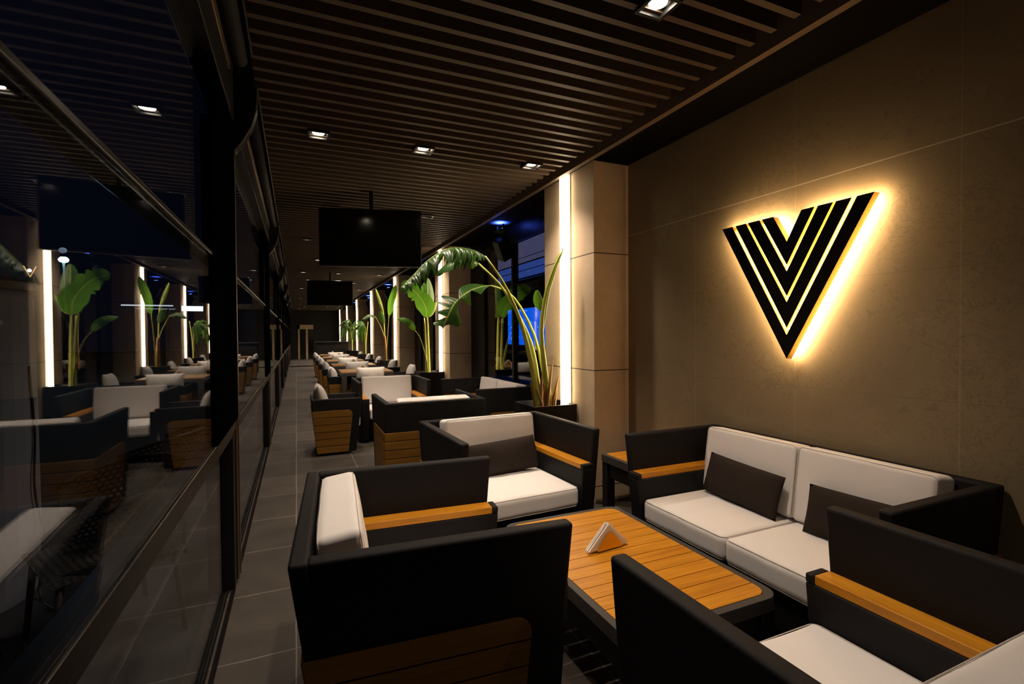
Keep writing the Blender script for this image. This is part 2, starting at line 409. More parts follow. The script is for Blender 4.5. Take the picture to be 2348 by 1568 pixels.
# left side: sliding glass fronts between black posts
PY = [3.20+3.83*k for k in range(-1, 8)]
PY[0] = -.85
for k in range(len(PY)-1):
    ya, yb = PY[k], PY[k+1]
    e = empty('window_%d' % (k+1), (-.36, yb, 0)); e['kind'] = 'structure'
    L = ya-yb   # negative: bay runs back from the far post
    b = MB(); b.box(-.038, .030, -.085, .085, 0, 2.62); b.box(-.10, -.038, -.10, .03, 0, 2.62)
    b.box(-.03, .034, .085, .10, 0, 2.62)
    b.build('window_post', M['darkmetal'], e, bevel=.004)
    b = MB()
    for x0, ya_ in ((.031, .0), (.034, .075)): b.box(x0, x0+.010, ya_, ya_+.022, .02, 2.62)
    b.box(.02, .04, .10, .112, .02, 2.62)
    b.build('guide_rail', M['bronze'], e, bevel=.002)
    b = MB(); b.box(-.05, .06, L+.1, -.1, 2.60, 3.10); b.build('window_header', M['darkmetal'], e, bevel=.004)
    b = MB(); b.box(-.035, .0, L+.1, -.1, 0.0, .012); b.box(.012, .032, L+.1, -.1, 0, .010); b.build('floor_track', M['alu'], e)
    b = MB(); b.box(-.02, .032, L+.1, -.1, 1.745, 1.785); b.box(.032, .046, L+.1, -.1, 1.755, 1.772); b.build('upper_rail', M['alu'], e, bevel=.004)
    b = MB(); b.box(-.02, .046, L+.1, -.1, .905, .955); b.box(-.02, .03, L+.1, -.1, .86, .90); b.build('lower_rail', M['alu'], e, bevel=.004)
    b = MB(); b.box(.041, .052, -.82, -.02, .955, 2.60); b.build('added_dark_panel', M['matteblack'], e, bevel=.002)  # matte black panel added to give the dark band at the bay's end
    for nm, x, z0, z1 in (('upper_pane', .012, 1.78, 2.60), ('middle_pane', .034, .93, 1.75), ('lower_pane', -.01, .01, .90)):
        b = MB(); b.box(x, x+.006, L+.1, -.1, z0, z1); b.build('window_'+nm, M['glass'], e)

# shade cassettes with curved end brackets above each bay
def cassette():
    t = empty('roller_shade')
    tag(t, 'x', 'roller shade', 'roller shades above the glass front')
    prof = [(-.03,2.87),(.13,2.87),(.145,2.80),(.14,2.70),(.115,2.60),(.07,2.51),(.03,2.455),(-.03,2.465)]
    b = MB(); b.prism(prof, lambda p, q, s: (p, s, q), -.06, .02); b.build('end_bracket', M['darkmetal'], t, bevel=.006)
    b = MB(); b.tube([(.085,.02,2.82), (.085,3.70,2.82)], .036, 16); b.build('fabric_roll', M['textile'], t, smooth=True)
    b = MB(); b.box(.02,.045,.02,3.70,2.79,2.85); b.tube([(.035,.03,2.77), (.035,3.70,2.77)], .008, 8); b.build('bottom_bar', M['bronze'], t, bevel=.002)
    b = MB(); b.tube([(.138,.02,2.86), (.138,3.70,2.86)], .007, 8); b.build('guide_rod', M['alu'], t)
    return t
cs = cassette()
names = ['over the nearest glass bay', 'over the second glass bay', 'over the third glass bay', 'over the fourth glass bay', 'over the fifth glass bay', 'over the sixth glass bay', 'over the glass bay before the last', 'over the last glass bay']
for i in range(8):
    c = cs if i == 0 else copy_tree(cs)
    c.location = (-.33, PY[i], 0); c['label'] = 'black roller shade with a curved end bracket ' + names[i]

# far end: door, dark counter, platform edge
e = empty('door_1', (.48, YF, 0)); e['kind'] = 'structure'
b = MB(); b.box(-.40, -.30, -.05, 0, 0, 2.03); b.box(-.40, .42, -.05, 0, 1.78, 2.03); b.box(.02, .13, -.05, 0, 0, 1.78); b.build('door_frame', M['doorwood'], e, bevel=.004)
b = MB(); b.box(-.30, .02, -.03, 0, .02, 1.78); b.box(.13, .42, -.03, 0, .02, 1.78); b.build('door_panel', M['screen'], e)
b = MB(); b.box(-.30, 2.2, 24.2, YF, 0, .05); b.build('floor_platform', M['floor'])['kind'] = 'structure'
t = empty('bar_counter', (1.35, 21.6, 0)); tag(t, 'black bar counter standing beyond the last dining table', 'counter')
b = MB(); b.box(-.6, .62, -.3, .3, 0, 1.12); b.build('counter_body', M['darkwall'], t, bevel=.01)
b = MB(); b.box(-.64, .66, -.34, .34, 1.12, 1.16); b.build('counter_top', M['darkmetal'], t, bevel=.006)

# ------------------------------------------------------------------ light strips on the columns
sp = ['nearest to the stone wall with the letter', 'second from the stone wall', 'third from the stone wall', 'fourth from the stone wall', 'fifth from the stone wall', 'sixth from the stone wall', 'farthest from the stone wall']
for k in range(7):
    y0 = 3.89+4.2*k
    if y0 > YF: break
    t = empty('column_light', (2.264, y0, 0)); tag(t, 'warm light strip on the column ' + sp[k], 'light', 'light strips on the columns')
    b = MB(); b.box(-.036, -.006, -.068, .068, .05, 2.84); b.build('light_diffuser', M['led'], t)
    b = MB(); b.box(-.012, 0, -.074, -.069, .05, 2.845); b.box(-.012, 0, .069, .074, .05, 2.845); b.box(-.005, 0, -.069, .069, .05, 2.845)
    b.build('light_channel', M['chrome'], t)

# ------------------------------------------------------------------ ceiling spots
def downlight():
    t = empty('ceiling_spotlight'); tag(t, 'x', 'light', 'square ceiling spotlights')
    b = MB()
    for a in ((-.075,.075,-.075,-.058), (-.075,.075,.058,.075), (-.075,-.058,-.058,.058), (.058,.075,-.058,.058)): b.box(*a, -.012, .07)
    b.build('housing', M['darkmetal'], t, bevel=.002)
    b = MB(); b.lathe([(.056,.012), (.056,.03), (.044,.035), (.044,.012)], n=20); b.build('lamp_ring', M['chrome'], t, smooth=True)
    b = MB(); b.lathe([(.040,.008), (.041,.014)], n=20); b.build('lamp_lens', M['downdisc'], t)
    l = bpy.data.lights.new('spot', 'SPOT'); l.energy = DOWN_W; l.color = WARM; l.spot_size = R(104); l.spot_blend = 1.0; l.shadow_soft_size = .035
    lo = bpy.data.objects.new('lamp_beam', l); col.objects.link(lo); lo.parent = t; lo.location = (0, 0, -.005)
    return t
dl = downlight(); first = True
rows = []
for k in range(-1, 7):
    rows.append((1.75+4.2*k, (.40, 1.49)))
    rows.append((3.83+4.2*k, (.165, .935, 1.88)))
rows = sorted(r for r in rows if 1 < r[0] < YF-.5)
for ri, (yy, xs) in enumerate(rows):
    for xi, xx in enumerate(xs):
        c = dl if first else copy_tree(dl); first = False
        c.location = (xx, yy, 2.875)
        side = ('nearest the glass front', 'in the middle', 'nearest the columns')[xi] if len(xs) == 3 else ('on the glass side', 'on the column side')[xi]
        c['label'] = 'square recessed ceiling spotlight %s, %.1f metres along the slatted ceiling' % (side, yy-YB)

fill_light = bpy.data.lights.new('fill_spot', 'SPOT'); fill_light.energy = 19; fill_light.color = WARM; fill_light.spot_size = R(120); fill_light.spot_blend = 1; fill_light.shadow_soft_size = .035  # weak unseen spots added behind the camera to brighten the near chair's wood
for xx, wh in ((.30, 'glass side'), (1.88, 'wall side')):
    c = copy_tree(dl); c.location = (xx, -.95, 2.875); c['label'] = 'unseen square fill spotlight added behind the viewer on the ' + wh
    for ch in c.children:
        if ch.type == 'LIGHT': ch.data = fill_light
# ------------------------------------------------------------------ illuminated letter
sg = empty('wall_sign', (2.61, 1.8985, 1.27)); tag(sg, 'large backlit letter V of four nested black and gold chevrons on the stone wall', 'sign')
SL = .5525
for k, (za, ho, hi) in enumerate([(1.27, .4535, .3755), (1.443, .350, .2735), (1.621, .2585, .1785), (1.796, .1605, .0865)]):
    zt = 2.083; zi = zt-hi/SL
    poly = [(0, za), (ho, zt), (hi, zt), (0, zi), (-hi, zt), (-ho, zt)]
    half = [[(0, za), (ho, zt), (hi, zt), (0, zi)], [(0, zi), (-hi, zt), (-ho, zt), (0, za)]]
    def f3(p, q, t): return (t, p, q-1.27)
    def solid(t0, t1, sc=0):
        b = MB()
        P = poly
        v = [f3(p, q, t0) for p, q in P]+[f3(p, q, t1) for p, q in P]
        fs = [(0,1,2,3), (3,4,5,0), (9,8,7,6), (6,11,10,9)] + [(i, (i+1) % 6, (i+1) % 6+6, i+6) for i in range(6)]
        b.add(v, fs); return b
    body = solid(-.090, -.045).build('chevron', M['gold'], sg)
    solid(-.0915, -.0905).build('chevron_face', M['signface'], body)
    solid(-.044, -.041).build('chevron_back_light', M['signled'], body)

# ------------------------------------------------------------------ screens
def tv(loc, rz, label):
    t = empty('television', loc, rz); tag(t, label, 'television', 'televisions hung from the ceiling')
    b = MB(); b.box(-.5, .5, 0, .05, -.58, 0); b.build('casing', M['darkmetal'], t, bevel=.006)
    b = MB(); b.box(-.49, .49, -.003, 0, -.565, -.01); b.build('screen', M['screen'], t)
    b = MB(); b.box(-.02, .02, .05, .09, -.35, .41); b.box(-.2, .2, .05, .07, -.4, -.2); b.build('ceiling_bracket', M['darkmetal'], t, bevel=.003)
tv((.70, 5.10, 2.688), R(-14), 'black flat television turned off, hung close above the corner sofa group')
tv((.73, 12.1, 2.688), R(-3), 'smaller looking black television hung far down over the dining tables')

# ------------------------------------------------------------------ furniture
def rbox_grid(hx, hy, hz, r, n=8, m_=3, fn=None):
    """rounded box as 6 grids; fn deforms a point"""
    b = MB()
    def axis(h):
        a = [-h+r*i/m_ for i in range(m_)]; c = [-(h-r)+2*(h-r)*i/n for i in range(n+1)]; d = [h-r+r*i/m_ for i in range(1, m_+1)]
        return a+c+d
    hs = (hx, hy, hz)
    for ax in range(3):
        u, v = (ax+1) % 3, (ax+2) % 3
        A, B = axis(hs[u]), axis(hs[v])
        for sg_ in (-1, 1):
            vs = []
            for q in B:
                for p in A:
                    P = [0, 0, 0]; P[ax] = sg_*hs[ax]; P[u] = p; P[v] = q
                    I = [max(-(h-r), min(h-r, c)) for c, h in zip(P, hs)]
                    d = Vector(P)-Vector(I)
                    P = Vector(I)+d.normalized()*r
                    if fn: P = fn(P)
                    vs.append(P)
            k = len(A)
            b.add(vs, [(j*k+i, j*k+i+1, (j+1)*k+i+1, (j+1)*k+i) for j in range(len(B)-1) for i in range(k-1)])
    return b
def weld(o, d=.0004):
    bm = bmesh.new(); bm.from_mesh(o.data); bmesh.ops.remove_doubles(bm, verts=bm.verts, dist=d); bmesh.ops.recalc_face_normals(bm, faces=bm.faces); bm.to_mesh(o.data); bm.free()
    for p in o.data.polygons: p.use_smooth = True
    return o
def cushion(name, size, r, parent, loc, rot=(0,0,0), puff=.012, material=None, seed=0, axis=2, pipe=True):
    hx, hy, hz = [s/2 for s in size]; hh = (hx, hy, hz)
    rs = random.Random(seed); ph = [rs.uniform(0, 6) for _ in range(4)]
    o1, o2 = [i for i in range(3) if i != axis]
    def fn(P):
        P = P.copy()
        u, v = P[o1]/hh[o1], P[o2]/hh[o2]
        k = max(0, 1-u*u)*max(0, 1-v*v)
        P[axis] += math.copysign(1, P[axis])*puff*math.sqrt(k)*min(1, abs(P[axis])/(hh[axis]*.6))
        P[axis] += .0022*(1-abs(u)**4)*math.sin(7*u+ph[0]+2*v)*math.sin(5*v+ph[1])
        return P
    o = rbox_grid(hx, hy, hz, r, fn=fn).build(name, material or M['white'], parent, smooth=True)
    weld(o); o.location = loc; o.rotation_euler = rot
    if pipe:
        b = MB(); q = r*.35
        for sg_ in (-1, 1):
            pts = []
            for (a, c) in rrect(-hh[o1]+q*.5, hh[o1]-q*.5, -hh[o2]+q*.5, hh[o2]-q*.5, r, 4):
                P = [0, 0, 0]; P[o1] = a; P[o2] = c; P[axis] = sg_*(hh[axis]-q*.6); pts.append(P)
            pts.append(pts[0]); b.tube(pts, .0016, 5, False)
        b.build('piping', M['piping'], o, smooth=True)
    return o
def throw_pillow(name, wd, ht, th, material, loc, rot, seed=0, pull=.5):
    rs = random.Random(seed); p0 = rs.uniform(0, 6)
    b = MB(); n, k = 22, 16
    for sg_ in (-1, 1):
        vs = []; uvs = []
        for j in range(k+1):
            for i in range(n+1):
                u = -1+2*i/n; v = -1+2*j/k
                x = u*wd/2*(1-.02*(1-v*v)*abs(u)**6); z = v*ht/2*(1-.03*(1-u*u)*abs(v)**6)
                prof = (max(0, 1-abs(u)**3.0)**.6)*(max(0, 1-abs(v)**2.6)**.6)
                y = sg_*th/2*prof*(1+.05*math.sin(5*u+p0)*math.sin(4*v+p0)) + .004*math.sin(9*u+p0)*(1-abs(v))
                vs.append((x, y, z)); uvs.append((u*.5, v*.5))
        b.add(vs, [(j*(n+1)+i, j*(n+1)+i+1, (j+1)*(n+1)+i+1, (j+1)*(n+1)+i) for j in range(k) for i in range(n)], uvs)
    o = b.build(name, material, smooth=True); weld(o, .0002); o.location = loc; o.rotation_euler = rot
    return o

def planks(b, quad, z0, z1, nrows, thick, gap=.007, rnd=None, seed=0, out=None):
    """quad(s,z)->3D point on surface; s in [0,1]; out = outward vector; rnd=(s_end, radius in metres, length)"""
    rs = random.Random(seed); hh = (z1-z0)/nrows
    for i in range(nrows):
        a, c = z0+i*hh+gap/2, z0+(i+1)*hh-gap/2
        L = (quad(1, a)-quad(0, a)).length
        poly = [(0, a), (1, a), (1, c), (0, c)]
        if rnd and i == nrows-1:
            rr = min(rnd, hh*.9)
            if True:
                cx, cz = 1-rr/L, c-rr
                poly = [(0, a), (1, a)] + [(cx+rr/L*math.cos(R(t)), cz+rr*math.sin(R(t))) for t in range(0, 91, 15)] + [(0, c)]
        uo = (rs.uniform(0, 50), rs.uniform(0, 50))
        n = len(poly)
        v = [quad(p, q) for p, q in poly]+[quad(p, q)+out*thick for p, q in poly]
        b.add(v, [tuple(range(n-1, -1, -1)), tuple(range(n, 2*n))]+[(j, (j+1) % n, (j+1) % n+n, j+n) for j in range(n)],
              [(p*L+uo[0], q+uo[1]) for p, q in poly]*2)

def seat(name, cat, W, D, HT=.80, t=.055, ledge=.09, ledge_z=.58, wt=.53, seats=1, cush=True, back_cush=True, seat_top=.43, rows=6, legw=.12, back_h=.385, slope=.11):
    """faces -Y locally, origin on the floor at the middle"""
    root = empty(name); tag(root, 'x', cat)
    xs = lambda z: W/2-.02*(HT-z)/HT
    yb = lambda z: D/2-slope*(HT-z)/HT
    yf = lambda z: -D/2+.075*(HT-z)/HT
    zb = .03
    # back
    b = MB()
    b.hexa([(-xs(zb), yb(zb)-t, zb), (xs(zb), yb(zb)-t, zb), (xs(zb), yb(zb), zb), (-xs(zb), yb(zb), zb)],
           [(-xs(HT), yb(HT)-t, HT), (xs(HT), yb(HT)-t, HT), (xs(HT), yb(HT), HT), (-xs(HT), yb(HT), HT)])
    bk = b.build('backrest', M['textile'], root, bevel=.012, seg=3)
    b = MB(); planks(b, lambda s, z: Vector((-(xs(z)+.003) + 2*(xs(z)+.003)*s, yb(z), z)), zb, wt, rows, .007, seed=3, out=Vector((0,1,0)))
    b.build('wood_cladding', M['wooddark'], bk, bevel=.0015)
    for s in (-1, 1):
        b = MB()
        def c(z, front, inner): return (s*(xs(z)-(t if inner else 0)), yf(z)+(0 if front else 0) if front else yb(z)-t*.9, z)
        b.hexa([c(zb,1,1), c(zb,1,0), c(zb,0,0), c(zb,0,1)], [c(HT,1,1), c(HT,1,0), c(HT,0,0), c(HT,0,1)])
        arm = b.build('arm', M['textile'], root, bevel=.012, seg=3)
        b = MB()
        def q(k, z, s=s):
            a, e_ = yb(z)+.003, yf(z)+legw
            return Vector((s*xs(z), a+(e_-a)*k, z))
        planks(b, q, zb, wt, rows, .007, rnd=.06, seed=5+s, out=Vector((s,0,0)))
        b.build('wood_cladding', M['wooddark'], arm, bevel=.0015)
        if ledge:
            b = MB(); x1 = s*(W/2-t-.002); x0 = s*(W/2-t-ledge)
            xa, xb = min(x0, x1), max(x0, x1); f0, f1 = yf(zb)-.035, yf(ledge_z)-.028
            zt = ledge_z-.032
            b.hexa([(xa, f0, zb), (xb, f0, zb), (xb, yb(zb)-t, zb), (xa, yb(zb)-t, zb)], [(xa, f1, zt), (xb, f1, zt), (xb, yb(zt)-t, zt), (xa, yb(zt)-t, zt)])
            b.box(xa, xb, f1, f1+.03, zt, ledge_z)
            xo0, xo1 = (xb-.012, xb) if s > 0 else (xa, xa+.012)
            b.build('inner_arm', M['textile'], arm, bevel=.006)
            b = MB(); L = yb(ledge_z)-t-f1-.03
            wv = [(x, y, z) for z in (zt+.0005, ledge_z+.001) for y in (f1+.0305, f1+.03+L) for x in (xa+.001, xb-.006)]
            b.box(xa+.001, xb-.006, f1+.0305, f1+.03+L, zt+.0005, ledge_z+.001, [(p[1]+s*3, p[0]+p[2]) for p in wv])
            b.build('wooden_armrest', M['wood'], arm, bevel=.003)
    iw = W-2*(t+ledge) if ledge else W-2*t
    ct = seat_top; ch = .125; y_in = yb(ct)-t-.01
    b = MB(); b.box(-iw/2, iw/2, yf(.2)+.03, y_in, .10, ct-ch-.002); b.build('seat_base', M['textile'], root, bevel=.006)
    fy = yf(ct)-.01
    if cush:
        for i in range(seats):
            cw = iw/seats
            cushion('seat_cushion', (cw-.003, y_in-fy, ch), .030, root, (-iw/2+cw*(i+.5), (y_in+fy)/2, ct-ch/2), seed=i+3, puff=.008)
    if back_cush:
        bw = (iw+.03)/seats
        for i in range(seats):
            cushion('back_cushion', (bw-.006, .135, back_h), .024, root, (-(iw+.03)/2+bw*(i+.5), yb(ct+back_h/2)-t-.08, ct+back_h/2+.002), rot=(R(-8), 0, 0), seed=i+9, axis=1, puff=.010)
    return root

def at(obj, loc, rz, label, group=None):
    obj.location = loc; obj.rotation_euler.z = rz; obj['label'] = label
    if group: obj['group'] = group
    return obj

arm1 = seat('lounge_chair', 'armchair', .97, .86)
G1 = 'lounge armchairs with teak sides'
# C1 faces +X (rotate local -Y to +X : +90deg)
at(arm1, (.43, 1.895, 0), R(90-4), 'charcoal lounge armchair with its back to the glass, nearest the camera', G1)
c = copy_tree(arm1); at(c, (1.30, 3.09, 0), R(3), 'charcoal lounge armchair facing the camera with a dark pillow across its seat', G1)
c = copy_tree(arm1); at(c, (1.278, .71, 0), R(180), 'charcoal lounge armchair seen from behind at the near end of the coffee table', G1)
c = copy_tree(arm1); at(c, (1.20, 4.90, 0), R(180), 'charcoal lounge armchair turned away, teak slats low on its back, second seating group', G1)
c = copy_tree(arm1); at(c, (1.205, 7.04, 0), R(0), 'charcoal lounge armchair facing the camera with a tall empty white back cushion', G1)
sofa = seat('lounge_sofa', 'sofa', 1.50, .75, seats=2, slope=.10)
G2 = 'two-seat lounge sofas'
at(sofa, (2.225, 1.745, 0), R(-90), 'two-seat charcoal sofa with white cushions against the stone wall under the letter', G2)
c = copy_tree(sofa); at(c, (2.21, 5.92, 0), R(-90), 'two-seat charcoal sofa by the windows behind the nearest planter', G2)

# dark lumbar pillows
tag(throw_pillow('throw_pillow', .53, .235, .10, M['brownpillow'], (2.315, 2.03, .555), (R(-16), R(2), R(-90-3)), 1), 'dark brown lumbar pillow on the left half of the sofa under the letter', 'pillow', 'dark lumbar pillows')
tag(throw_pillow('throw_pillow', .53, .235, .10, M['brownpillow'], (2.315, 1.365, .555), (R(-16), R(-1), R(-90+2)), 2), 'dark brown lumbar pillow on the near half of the sofa, partly hidden by its arm', 'pillow', 'dark lumbar pillows')
tag(throw_pillow('throw_pillow', .55, .235, .10, M['brownpillow'], (1.335, 3.20, .55), (R(-20), R(-3), R(4)), 3), 'dark brown lumbar pillow standing on the armchair that faces the camera', 'pillow', 'dark lumbar pillows')

# coffee tables
def coffee_table(x0, x1, y0, y1, z, rc=.07, np_=13, name='coffee_table'):
    cx, cy = (x0+x1)/2, (y0+y1)/2; hx, hy = (x1-x0)/2, (y1-y0)/2
    t = empty(name, (cx, cy, 0)); fr = .032
    out = rrect(-hx, hx, -hy, hy, rc, 8); inn = rrect(-hx+fr, hx-fr, -hy+fr, hy-fr, rc-fr*.4, 8); n = len(out)
    b = MB(); v = []
    for zz, P in ((z, out), (z, inn), (z-.055, inn), (z-.055, out)): v += [(p, q, zz) for p, q in P]
    b.add(v, [(k*n+i, k*n+(i+1) % n, ((k+1) % 4)*n+(i+1) % n, ((k+1) % 4)*n+i) for k in range(4) for i in range(n)])
    b.build('table_frame', M['tableframe'], t, bevel=.0015)
    b = MB(); ph = 2*(hy-fr)/np_; rs = random.Random(4); rr = rc-fr*.4
    for i in range(np_):
        a = -hy+fr+i*ph+.0018; c_ = -hy+fr+(i+1)*ph-.0018
        def xl(yy):
            d = max(0, abs(yy)-(hy-fr-rr)); return hx-fr-.001-(rr-math.sqrt(max(0, rr*rr-d*d)))
        ys = [a+(c_-a)*k/6 for k in range(7)]
        poly = [(xl(yy), yy) for yy in ys]+[(-xl(yy), yy) for yy in reversed(ys)]
        b.prism(poly, lambda p, q, s: (p, q, s), z-.02, z+.001, (rs.uniform(0, 40), rs.uniform(0, 40)))
    b.build('table_top', M['wood'], t)
    for sx in (-1, 1):
        for sy in (-1, 1):
            b = MB(); x = sx*(hx-.05); y = sy*(hy-.05); b.box(x-.035, x+.035, y-.035, y+.035, 0, z-.055); b.build('leg', M['darkmetal'], t, bevel=.006)
    b = MB(); b.box(-hx+.09, hx-.09, -hy+.03, -hy+.05, z-.17, z-.055); b.box(-hx+.09, hx-.09, hy-.05, hy-.03, z-.17, z-.055)
    b.box(-hx+.03, -hx+.05, -hy+.09, hy-.09, z-.17, z-.055); b.box(hx-.05, hx-.03, -hy+.09, hy-.09, z-.17, z-.055); b.build('apron', M['darkmetal'], t)
    return t
tag(coffee_table(.995, 1.715, 1.31, 2.41, .40), 'low teak coffee table in a dark frame between sofa and armchairs', 'coffee table', 'low teak coffee tables')
tag(coffee_table(1.0, 1.70, 5.55, 6.45, .40, np_=11), 'low teak coffee table inside the second seating group', 'coffee table', 'low teak coffee tables')
tag(coffee_table(2.12, 2.60, 2.68, 3.17, .50, rc=.045, np_=5, name='side_table'), 'small square teak side table in the corner beside the sofa', 'side table')

def napkin_holder(loc, rz, s=1.0, label='', metal=True):
    t = empty('napkin_holder', loc, rz); tag(t, label, 'napkin holder', 'napkin holders with white paper napkins')
    tri = lambda w, h, r: [(-w/2, 0), (w/2, 0), (w/2-.01*s, .02*s)] + [(math.sin(R(a))*r, h-r+math.cos(R(a))*r) for a in range(60, -61, -15)] + [(-w/2+.01*s, .02*s)]
    for sg_ in (-1, 1):
        b = MB(); b.prism(tri(.15*s, .078*s, .03*s), lambda p, q, k: (p, k, q+.008), sg_*.02*s, sg_*.02*s+.002*sg_); b.build('side_plate', M['gold'] if metal else M['woodtable'], t)
    b = MB(); b.box(-.075*s, .075*s, -.02*s, .02*s, .006, .009)
    for px in (-.05, .05):
        for py in (-.014, .014): b.lathe([(.005, 0), (.005, .006)], (px*s, py*s, 0), 8)
    b.build('base', M['chrome'], t)
    b = MB(); rs = random.Random(3)
    for k in range(9):
        y0 = -.016*s+.004*k*s; j = rs.uniform(-.006, .006)*s; w_ = .235*s; h_ = (.118+rs.uniform(-.004, .004))*s
        b.prism([(-w_/2+j, .012), (w_/2+j, .012), (j*2+.004, h_), (j*2-.004, h_)], lambda p, q, k: (p, k, q), y0, y0+.0028*s)
    b.build('paper_napkins', M['napkin'], t)
    return t
napkin_holder((1.335, 1.93, .401), R(4), 1.0, 'triangular napkin holder full of white napkins on the coffee table')

# ------------------------------------------------------------------ dining area
dch = seat('dining_armchair', 'chair', .60, .57, HT=.67, t=.045, ledge=0, wt=.535, seat_top=.44, back_cush=False, rows=6, legw=.09, slope=.07)
GD = 'low dining armchairs with teak sides'
at(dch, (.43, 6.42, 0), R(90), 'low teak-sided armchair alone by the aisle, holding a striped pillow', GD)
TY = [9.68+2.1*k for k in range(5)]
ordn = ['first', 'second', 'third', 'fourth', 'fifth']
def dining_table(y, label):
    t = empty('dining_table', (1.19, y, 0)); tag(t, label, 'dining table', 'square dining tables')
    hx, hy = .46, .45
    b = MB(); rs = random.Random(int(y*10))
    for i in range(8):
        a = -hy+.006+i*(2*hy-.012)/8; c_ = a+(2*hy-.012)/8-.002
        b.prism([(-hx+.006, a), (hx-.006, a), (hx-.006, c_), (-hx+.006, c_)], lambda p, q, s: (p, q, s), .735, .752, (rs.uniform(0, 30), rs.uniform(0, 30)))
    b.build('table_top', M['woodtable'], t, bevel=.001)
    b = MB(); b.box(-hx, hx, -hy, hy, .68, .735); b.build('table_frame', M['tableframe'], t, bevel=.004)
    for sx in (-1, 1):
        for sy in (-1, 1):
            b = MB(); b.box(sx*(hx-.045)-.045, sx*(hx-.045)+.045, sy*(hy-.045)-.045, sy*(hy-.045)+.045, 0, .68); b.build('leg', M['tableframe'], t, bevel=.004)
    return t
def wpillow(loc, rz, label, mt='white', wd=.46, ht=.34, seed=0, lean=-14):
    tag(throw_pillow('seat_pillow', wd, ht, .15, M[mt], loc, (R(lean), 0, rz), seed), label, 'pillow', 'light pillows on the dining chairs')
wpillow((.27, 6.42, .63), R(90), 'grey and white striped pillow on the single low armchair by the aisle', 'stripe', .42, .40, 1)
for k, y in enumerate(TY):
    dining_table(y, 'square brown wood dining table, %s in the row counted from the lounge' % ordn[k])
    napkin_holder((1.15+.05*(k % 2), y+.03, .753), R(8*k), .95, 'triangular napkin holder on the %s dining table' % ordn[k], metal=False)
    c = copy_tree(dch); at(c, (.80, y, 0), R(90), 'low dark dining armchair on the aisle side of the %s dining table' % ordn[k], GD)
    wpillow((.615, y, .66), R(90), 'light pillow on the aisle chair of the %s dining table' % ordn[k], 'white', .42, .36, k+5)
    c = copy_tree(dch); at(c, (1.92, y, 0), R(-90), 'low dark dining armchair on the column side of the %s dining table' % ordn[k], GD)
    wpillow((2.06, y, .66), R(-90), 'light pillow on the column side chair of the %s dining table' % ordn[k], 'white', .42, .36, k+15)
    if k % 1 == 0:
        c = copy_tree(dch); at(c, (1.19, y-.62, 0), R(180), 'low dark dining armchair on the near side of the %s dining table' % ordn[k], GD)
        wpillow((1.19, y-.74, .68), R(180), 'light pillow on the near side chair of the %s dining table' % ordn[k], 'white', .48, .36, k+25)

# ------------------------------------------------------------------ planters and plants
def crom(pts, n):
    pts = [Vector(p) for p in pts]
    if len(pts) == 2: pts = [pts[0], (pts[0]+pts[1])/2, pts[1]]
    P = [2*pts[0]-pts[1]]+pts+[2*pts[-1]-pts[-2]]; out = []
    for i in range(n+1):
        t = i/n*(len(pts)-1); k = min(int(t), len(pts)-2); f = t-k; a, b_, c, d = P[k:k+4]
        out.append(.5*((2*b_)+(c-a)*f+(2*a-5*b_+4*c-d)*f*f+(3*b_-a-3*c+d)*f**3))
    return out
def leaf(b, pts, width, up=(0,0,1), droop=(.3,.3), tears=(0,0), seed=0, n=36, sides=(1,1), ragged=0.0, blunt=.55):
    if ragged > .7: n = 100
    rs = random.Random(seed); S = crom(pts, n); up = Vector(up)
    for si, sd in enumerate((-1, 1)):
        if not sides[si]: continue
        cuts = sorted(rs.sample(range(3, n-2), min(tears[si], n-6))) if tears[si] else []
        segs = []; a = 0
        for c in cuts+[n]: segs.append((a, c)); a = c
        for (a, c) in segs:
            vs = []; uvs = []; kx = 5; extra = rs.uniform(-.25, .35)*ragged; ln = 1-rs.uniform(0, .4)*ragged
            for i in range(a, c+1):
                t = i/n; T = (S[min(i+1, n)]-S[max(i-1, 0)]).normalized(); side = T.cross(up).normalized()*sd; nor = side.cross(T)*sd
                wv = width*(math.sin(math.pi*min(1, max(.0, t))**.8)**blunt) if 0 < t < 1 else 0
                if len(segs) > 1:
                    f = (i-a)/max(1, c-a); wv *= ln*(1-(.18+.35*ragged)*abs(2*f-1)**2.2)
                dr = droop[si]+extra
                p = S[i].copy(); vs.append(p.copy()); uvs.append((t, 0))
                for j in range(1, kx+1):
                    an = dr*(j/kx)*1.3
                    d = side*math.cos(an)+Vector((0,0,-1))*math.sin(an) if up.z > .4 else side*math.cos(an)-up*math.sin(an)
                    p = p+d*(wv/kx)+T*(wv/kx)*.18
                    if ragged > .4 and len(segs) > 1 and a < i < c or ragged > .4 and len(segs) > 1: p = p+T*((a+c)/2-i)*(S[1]-S[0]).length*.62*ragged/kx
                    vs.append(p.copy()); uvs.append((t, sd*j/kx))
            m_ = kx+1
            b.add(vs, [(r_*m_+q, r_*m_+q+1, (r_+1)*m_+q+1, (r_+1)*m_+q) for r_ in range(c-a) for q in range(kx)], uvs)
def rib(b, pts, r0, r1):
    S = crom(pts, 14); b.tube(S, [r0+(r1-r0)*i/14 for i in range(15)], 8)
